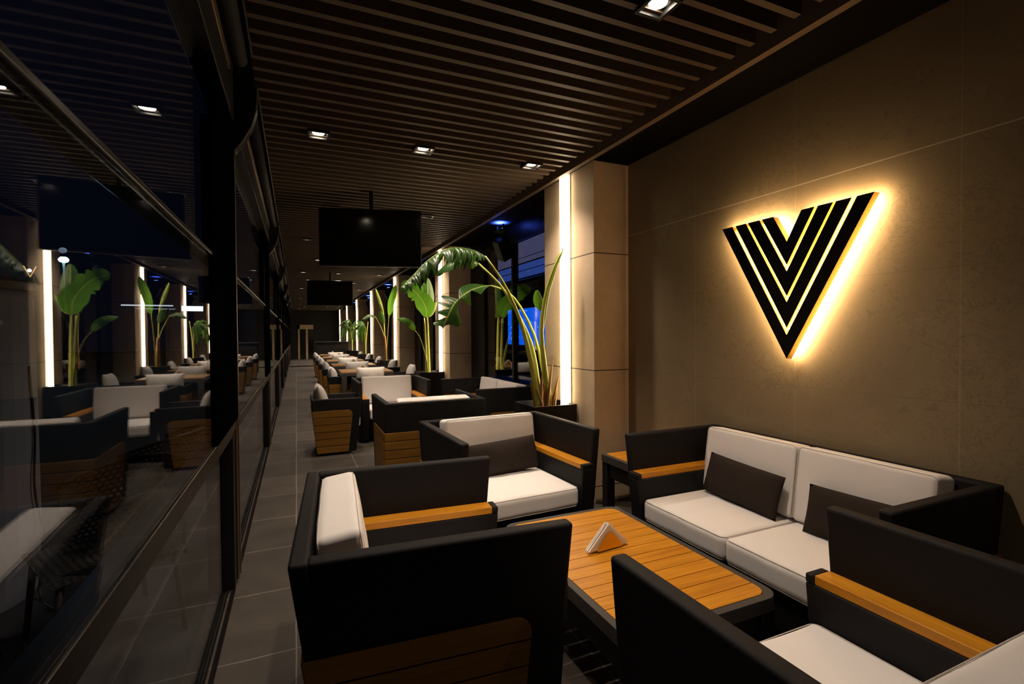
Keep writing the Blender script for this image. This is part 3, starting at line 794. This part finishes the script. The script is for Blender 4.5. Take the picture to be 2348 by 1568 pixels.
def planter(k, label):
    t = empty('planter', (2.04, 3.91+4.2*k, 0)); tag(t, label, 'planter', 'square black planters')
    b = MB(); h = .21; r = .018; z = .80
    v = []
    for hh, zz in ((h-.006, 0), (h, z), (h-r, z), (h-r, .70)): v += [(-hh,-hh*.98,zz), (hh,-hh*.98,zz), (hh,hh*.98,zz), (-hh,hh*.98,zz)]
    b.add(v, [(3,2,1,0)]+[(l*4+i, l*4+(i+1) % 4, (l+1)*4+(i+1) % 4, (l+1)*4+i) for l in range(3) for i in range(4)])
    b.build('planter_box', M['darkmetal'], t, bevel=.003)
    b = MB(); b.box(-h+r, h-r, -h+r+.003, h-r-.003, .68, .715); b.build('soil', M['soil'], t)
for k in range(5):
    planter(k, 'square black planter at the foot of the %s lit column' % ['nearest', 'second', 'third', 'fourth', 'fifth'][k])
def plant(k, label):
    t = empty('banana_plant', (0, 0, 0)); tag(t, label, 'plant', 'tall broad-leaved plants in planters'); return t

PB = .70
# plant 1, the tall arching one
t = plant(0, 'tall arching broad-leaved plant with yellow-green stalks in the nearest planter')
for pts, r0, r1 in ([(1.97,3.88,PB),(1.955,3.88,.82),(1.9,3.87,1.09),(1.84,3.86,1.33),(1.76,3.86,1.58),(1.62,3.85,1.85),(1.45,3.84,2.07)], .034, .008), \
                   ([(1.99,3.92,PB),(1.985,3.92,.8),(1.97,3.94,1.09),(1.92,3.95,1.34),(1.82,3.97,1.57),(1.66,3.98,1.83),(1.45,4.0,2.03)], .028, .008), \
                   ([(2.10,3.95,PB),(2.11,3.95,.8),(2.06,3.99,1.08),(2.0,4.03,1.4),(1.86,4.07,1.69),(1.75,4.11,1.81),(1.62,4.15,1.86)], .020, .007), \
                   ([(2.10,3.9,PB),(2.08,3.9,.82),(2.01,3.86,1.13),(1.96,3.82,1.44),(1.98,3.78,1.74),(2.04,3.74,1.97),(2.11,3.7,2.14)], .036, .006):
    b = MB(); rib(b, pts, r0, r1); b.build('stalk', M['stem'], t, smooth=True)
b = MB(); leaf(b, [(1.45,3.84,2.07),(1.31,3.79,2.11),(1.11,3.74,2.10),(.94,3.70,2.0),(.80,3.65,1.86),(.70,3.6,1.76)], .27, droop=(1.1,1.15), tears=(16,26), seed=3, ragged=.9)
b.build('leaf', M['leafdark'], t, smooth=True)
b = MB(); leaf(b, [(1.46,4.0,2.03),(1.36,4.03,2.085),(1.22,4.07,2.05),(1.08,4.12,1.93)], .15, droop=(.95,1.1), tears=(3,5), seed=4, ragged=.5); b.build('leaf', M['leafdark'], t, smooth=True)
b = MB(); leaf(b, [(1.64,4.15,1.865),(1.52,4.18,1.845),(1.40,4.21,1.79),(1.30,4.24,1.69),(1.23,4.26,1.55),(1.20,4.28,1.46)], .185, up=(.25,-.55,.8), droop=(.1,.25), tears=(3,4), seed=8, ragged=.8); b.build('leaf', M['leafdark'], t, smooth=True)
b = MB(); leaf(b, [(1.965,3.82,1.40),(1.975,3.78,1.70),(2.03,3.74,1.95),(2.12,3.7,2.17)], .05, up=(-.6,-.7,.1), droop=(1.3,1.3), tears=(2,2), seed=5); b.build('leaf', M['leafyellow'], t, smooth=True)
b = MB(); leaf(b, [(1.985,3.80,1.62),(1.93,3.80,1.70),(1.91,3.80,1.80)], .05, up=(0,-1,.1), droop=(.3,.3), seed=6); b.build('leaf', M['leaf'], t, smooth=True)
b = MB()
for x, y, a, h in ((1.95,3.855,.1,.26), (1.99,3.88,-.06,.34), (2.03,3.89,.03,.45), (2.09,3.87,.12,.34), (2.07,3.90,-.1,.42), (2.0,3.85,-.14,.24), (1.97,3.85,.02,.38), (2.11,3.87,.06,.26), (2.04,3.86,.1,.5), (1.95,3.90,-.1,.3)):
    leaf(b, [(x,y,PB), (x+a*.2,y-.01,PB+h*.5), (x+a*.6,y,PB+h)], .027, up=(0,-1,0), droop=(1.1,1.1), seed=1)
b.build('dry_husk', M['husk'], t, smooth=True)
# plant 2
t = plant(1, 'upright broad-leaved plant with a large bright leaf in the second planter')
for pts, r0, r1 in ([(1.99,8.08,PB),(1.985,8.08,.9),(1.98,8.08,1.22),(1.96,8.08,1.7)], .022, .009), ([(2.04,8.12,PB),(2.04,8.12,.9),(2.03,8.12,1.41),(2.02,8.12,1.72)], .026, .010), ([(1.985,8.0,PB),(1.975,8.0,.9),(1.955,8.0,1.04),(1.87,8.0,1.35),(1.78,8.0,1.49)], .014, .005):
    b = MB(); rib(b, pts, r0, r1); b.build('stalk', M['stem'], t, smooth=True)
b = MB(); leaf(b, [(1.98,8.0,1.70),(1.95,7.95,1.87),(1.83,7.9,2.05),(1.68,7.85,2.17),(1.52,7.8,2.20)], .17, up=(-.25,-.95,.3), droop=(.25,.1), tears=(6,3), seed=11, ragged=.35, blunt=.45); b.build('leaf', M['leaf'], t, smooth=True)
b = MB(); leaf(b, [(2.02,8.12,1.70),(2.04,8.15,1.99),(2.05,8.2,2.38)], .13, up=(.1,-1,.05), droop=(.2,.2), tears=(1,1), seed=12, blunt=.5); b.build('leaf', M['leafdark'], t, smooth=True)
b = MB(); leaf(b, [(2.03,8.1,1.72),(2.09,8.1,1.82),(2.18,8.1,1.97)], .06, up=(.2,-.9,.3), droop=(.5,.5), seed=13); b.build('leaf', M['leafyellow'], t, smooth=True)
b = MB(); leaf(b, [(1.78,8.0,1.49),(1.71,8.0,1.60),(1.62,8.0,1.66),(1.50,8.0,1.68)], .06, up=(-.5,-.8,.5), droop=(.3,.3), seed=14); b.build('leaf', M['leaf'], t, smooth=True)
# plant 3
t = plant(2, 'plant with a dark trunk and a raised folded leaf in the third planter')
b = MB(); rib(b, [(2.0,12.3,PB),(2.0,12.3,1.0),(1.985,12.3,1.40)], .045, .03); b.build('trunk', M['husk'], t, smooth=True)
for pts in ([(1.985,12.3,1.35),(1.90,12.3,1.6),(1.77,12.3,1.87)], [(2.01,12.2,PB),(2.02,12.2,1.14),(2.08,12.2,1.89)], [(2.0,12.35,1.18),(1.98,12.4,1.96),(1.9,12.4,2.22)]):
    b = MB(); rib(b, pts, .014, .006); b.build('stalk', M['stem'], t, smooth=True)
b = MB(); leaf(b, [(2.08,12.2,1.88),(2.10,12.1,2.2),(2.16,12.0,2.45),(2.20,11.9,2.62)], .10, up=(-.5,-.8,.2), droop=(.6,.6), seed=21); b.build('leaf', M['leaf'], t, smooth=True)
b = MB(); leaf(b, [(1.98,12.4,1.94),(1.91,12.4,2.22),(1.80,12.4,2.56)], .05, up=(.2,-1,0), droop=(.5,.5), seed=22); b.build('leaf', M['leafyellow'], t, smooth=True)
b = MB(); leaf(b, [(1.89,12.3,2.0),(1.93,12.3,1.84),(1.98,12.3,1.70)], .07, up=(0,-1,0), droop=(.4,.4), seed=23); b.build('leaf', M['leaf'], t, smooth=True)
b = MB(); leaf(b, [(1.77,12.3,1.87),(1.62,12.25,1.92),(1.45,12.2,1.80)], .11, up=(0,-.3,1), droop=(.8,.8), tears=(3,3), seed=24); b.build('leaf', M['leafdark'], t, smooth=True)
# plants 4 and 5
for k, yy, lab, sd in ((3, 16.5, 'plant with a drooping feathery crown in the fourth planter', 31), (4, 20.7, 'bushy dark plant in the farthest planter', 41)):
    t = plant(k, lab)
    for q, (dx, hz) in enumerate(((-.02, 1.75), (.10, 1.85), (.02, 1.6))):
        b = MB(); rib(b, [(2.05,yy,PB), (2.04+dx*.3,yy,1.25), (2.04+dx,yy,hz)], .022, .007); b.build('stalk', M['stem'], t, smooth=True)
    rs = random.Random(sd)
    for q in range(7 if k == 3 else 10):
        an = rs.uniform(120, 250) if q < 4 else rs.uniform(110, 250); L = rs.uniform(.35, .6); ca, sa = math.cos(R(an)), math.sin(R(an)); z0 = rs.uniform(1.5, 1.9)
        b = MB(); leaf(b, [(2.05,yy,z0), (2.05+ca*L*.5,yy+sa*L*.5,z0+.22), (2.05+ca*L*.9,yy+sa*L*.9,z0+.05), (2.05+ca*L,yy+sa*L,z0-.35)], .11, droop=(.9,.9), tears=(6,6), seed=sd+q, ragged=.5)
        b.build('leaf', M['leaf'] if (q % 2 == 0 and k == 3) else M['leafdark'], t, smooth=True)

# ------------------------------------------------------------------ blue uplights and speakers under the soffit
for k in range(5):
    y = 5.85+4.2*k; od = ['nearest', 'second', 'third', 'fourth', 'fifth'][k]
    t = empty('blue_spotlight', (2.42, y, 2.77)); tag(t, 'small blue spotlight under the soffit above the %s window' % od, 'light', 'blue spotlights above the windows')
    b = MB(); b.box(-.05, .05, -.10, .10, -.035, -.01); b.build('fixture_body', M['darkmetal'], t, bevel=.004)
    b = MB(); b.lathe([(.03, 0), (.03, .004)], (0, -.05, -.009), 14); b.lathe([(.03, 0), (.03, .004)], (0, .05, -.009), 14); b.build('lamp_lens', M['blue'], t)
    l = bpy.data.lights.new('blue_glow', 'SPOT'); l.energy = 700; l.color = (.05, .12, 1); l.spot_size = R(125); l.spot_blend = .9; l.shadow_soft_size = .03
    lo = bpy.data.objects.new('lamp_beam', l); col.objects.link(lo); lo.parent = t; lo.location = (0, 0, -.002); lo.rotation_euler = (math.pi, 0, 0)
    b = MB(); b.box(-.01, .01, -.10, -.09, -.02, .05); b.box(-.01, .01, .09, .10, -.02, .05); b.build('bracket', M['darkmetal'], t)
    t = empty('loudspeaker', (2.43, y-.06, 2.53)); tag(t, 'black tilted loudspeaker hanging above the %s window' % od, 'speaker', 'loudspeakers above the windows')
    b = MB(); b.box(-.09, .09, -.08, .08, -.16, .12); o = b.build('speaker_box', M['darkmetal'], t, bevel=.01); o.rotation_euler = (R(20), R(-30), 0)
    b = MB(); b.box(-.08, .08, -.004, 0, -.15, .11); o2 = b.build('grille', M['textile'], t); o2.rotation_euler = (R(20), R(-30), 0); o2.location = Matrix.Rotation(R(20), 3, 'X') @ (Vector((0, -.082, 0)))
    b = MB(); b.tube([(.03,.02,.05), (.05,.02,.22)], .012, 8); b.build('bracket', M['darkmetal'], t)

# ------------------------------------------------------------------ inner room behind the right windows
b = MB(); b.box(2.75, 8, 2, 28, -.1, 0); b.build('floor_inner_room', M['floor'])['kind'] = 'structure'
b = MB(); b.box(2.75, 8, 2, 28, 4.5, 4.6); b.build('ceiling_inner_room', M['ceilblack'])['kind'] = 'structure'
b = MB(); b.box(2.75, 2.9, 2, 28, 2.85, 4.5); b.build('wall_inner_upper', M['darkwall'])['kind'] = 'structure'
b = MB(); b.box(8, 8.1, 2, 28, 0, 4.5); b.build('wall_inner_room', M['darkwall'])['kind'] = 'structure'
b = MB(); b.box(2.75, 8, 28, 28.1, 0, 4.5); b.build('wall_inner_far', M['darkwall'])['kind'] = 'structure'
t = empty('wall_screen', (7.0, 14.8, 0)); tag(t, 'large bright blue screen seen through the window in the inner room', 'screen')
b = MB(); b.box(0, .06, -1.5, 1.5, 1.02, 2.30); b.build('casing', M['darkmetal'], t)
b = MB(); b.box(-.005, 0, -1.46, 1.46, 1.05, 2.27); b.build('screen_picture', M['bluescreen'], t)
b = MB(); rs = random.Random(2)
for i in range(34): 
    yy = rs.uniform(-1.4, 1.4); zz = rs.uniform(1.08, 1.8); a = rs.uniform(.02, .07); b.box(-.008, -.006, yy, yy+a, zz, zz+a*.5)
b.build('screen_fish_shapes', emis('pale_blue_shapes', (.3,.6,1), 1.6), t)

t = empty('light_panel', (5.0, 10.7, 0)); tag(t, 'softly lit lilac and blue panel high up in the inner room behind the window', 'light')
b = MB(); b.box(.02, .08, -1.6, 1.6, 2.74, 3.95); b.box(.03, .07, -1.5, -1.4, 3.95, 4.5); b.box(.03, .07, 1.4, 1.5, 3.95, 4.5); b.build('panel_body', M['darkmetal'], t)
b = MB(); b.box(0, .02, -1.58, 1.58, 3.12, 3.9); b.build('upper_diffuser', emis('lilac_panel', (.30,.30,.60), .33), t)
b = MB(); b.box(0, .02, -1.58, 1.58, 2.78, 3.10); b.build('lower_diffuser', emis('blue_panel', (.10,.22,.95), .42), t)
b = MB(); b.box(-.012, -.001, -1.58, 1.58, 3.095, 3.125); b.box(-.012, -.001, -1.58, 1.58, 2.93, 2.945); b.box(-.012, -.001, -1.58, .3, 3.24, 3.252); b.build('panel_trim', M['darkmetal'], t)
t = empty('inner_bench', (3.9, 8.2, 0)); tag(t, 'low pale bench in the dark inner room behind the window', 'bench')
b = MB(); b.box(-.3, .3, -1.1, 1.1, .30, .45); b.build('bench_cushion', M['white'], t, bevel=.03)
b = MB(); b.box(-.3, .3, -1.1, 1.1, .0, .28); b.build('bench_base', M['woodtable'], t, bevel=.01)
# ------------------------------------------------------------------ outdoors beyond the left glass
b = MB(); b.box(-30, -.45, -10, 60, -.12, -.02); b.build('ground', M['ground'])['kind'] = 'structure'
def cane_chair(loc, rz, label):
    t = empty('cane_armchair', loc, rz); tag(t, label, 'chair', 'woven outdoor armchairs beyond the glass')
    def sheet(f, nu, nv, su, sv):
        bb = MB(); vs = []; uvs = []
        for off in (0, 1):
            for j in range(nv+1):
                for i in range(nu+1): p, nrm = f(i/nu, j/nv); vs.append(Vector(p)+Vector(nrm)*.004*off); uvs.append((i/nu*su, j/nv*sv))
        k = (nu+1)*(nv+1); q = []
        for off in (0, k): q += [(off+j*(nu+1)+i, off+j*(nu+1)+i+1, off+(j+1)*(nu+1)+i+1, off+(j+1)*(nu+1)+i) for j in range(nv) for i in range(nu)]
        bb.add(vs, q, uvs); return bb
    def shell(u, v):
        a = R(-20+220*u); r_ = .30+.05*v; return (math.cos(a)*r_, math.sin(a)*r_*.9, .38+(.42-.12*abs(2*u-1)**2)*v), (math.cos(a), math.sin(a), 0)
    sheet(shell, 28, 6, 1.1, .45).build('backrest', M['cane'], t, smooth=True)
    sheet(lambda u, v: (((u-.5)*.56, (v-.5)*.5, .40), (0,0,1)), 4, 4, .56, .5).build('seat', M['cane'], t)
    b = MB(); b.tube([shell(i/24, 1)[0] for i in range(25)], .012, 8); b.tube([shell(i/24, 0)[0] for i in range(25)], .012, 8); b.build('cane_frame', M['darkcane'], t, smooth=True)
    for sx in (-1, 1):
        for sy in (-1, 1):
            b = MB(); b.tube([(sx*.27, sy*.24, 0), (sx*.24, sy*.21, .40)], [.012, .016], 8); b.build('leg', M['darkcane'], t, smooth=True)
t = empty('street_lamp', (-7, 20.8, -.02)); tag(t, 'street lamp with a small bluish white head in the night outside', 'street lamp')
b = MB(); b.tube([(0,0,0), (0,0,3.9)], [.06,.04], 10); b.build('pole', M['darkmetal'], t, smooth=True)
b = MB(); b.lathe([(.02, 3.9), (.11, 3.93), (.14, 4.0), (.08, 4.08)], n=20); b.build('lamp_head', emis('cool_lamp', (.45,.95,1), 30), t, smooth=True)
l = bpy.data.lights.new('street', 'POINT'); l.energy = 35; l.color = (.6,.75,1); l.shadow_soft_size = .1
lo = bpy.data.objects.new('lamp_beam', l); col.objects.link(lo); lo.parent = t; lo.location = (0, 0, 4.3)
for i, (x0, x1, z1, th, lab) in enumerate(((-6.59, -4.80, 2.75, .05, 'long thin white lit bar outdoors in the distance'), (-6.2, -4.80, 2.62, .035, 'fainter lower white lit bar outdoors in the distance'), (-4.63, -3.64, 2.76, .22, 'short bright white lit bar outdoors, thickest of the three'))):
    t = empty('outdoor_light_bar', ((x0+x1)/2, 25+i*.4, 0)); tag(t, lab, 'light'); h_ = (x1-x0)/2
    b = MB(); b.box(-h_, h_, -.05, 0, z1-th, z1); b.build('lit_tube', emis('white_tube', (.85,.9,1), (1.0, .35, 3.0)[i]), t)
    b = MB(); b.box(-h_, h_, 0, .05, z1-th, z1); [b.box(sx-.02, sx+.02, .01, .05, 0, z1-th) for sx in (-h_*.8, h_*.8)]; b.build('tube_support', M['darkmetal'], t)
t = empty('outdoor_sign', (-6.04, 16, 0)); tag(t, 'small glowing V-shaped sign with a white ball outdoors at far left', 'sign')
b = MB(); b.tube([(-.12,0,3.19), (0,0,2.92), (.12,0,3.19)], .012, 8); b.build('v_outline', emis('orange_outline', (1,.55,.2), 1.2), t)
b = MB(); b.lathe([(.004, -.045), (.03, -.03), (.045, 0), (.03, .03), (.004, .045)], (0, -.03, 3.08), 14); b.build('white_ball', emis('white_ball', (1,.95,.9), 3), t, smooth=True)
b = MB(); b.box(-.02, .02, .02, .06, 0, 3.15); b.build('support', M['darkmetal'], t)
cane_chair((-.86, 2.95, -.02), R(-60), 'woven cane armchair outdoors, nearest beyond the first glass bay')
cane_chair((-.88, 4.15, -.02), R(-100), 'woven cane armchair outdoors, behind the nearer one beyond the glass')
t = empty('covered_cabinet', (-1.78, 3.60, -.02)); tag(t, 'tall pale grey covered cabinet outdoors at the left edge of the view', 'cabinet')
b = MB(); b.lathe([(.40, 0), (.42, .3), (.41, 1.66), (.38, 1.70)], n=40); b.build('cabinet_body', M['greycloth'], t, smooth=False)
b = MB(); b.lathe([(.43, 1.70), (.43, 1.74), (.40, 1.76)], n=40); b.build('cabinet_top', M['darkmetal'], t)
b = MB(); b.tube(crom([(.415,-.02,1.28), (.425,.0,.9), (.43,-.03,.6), (.44,.02,.3), (.47,-.1,.02), (.6,-.3,.012)], 30), .006, 6) if 'crom' in globals() else None
b.build('power_cable', M['darkmetal'], t)
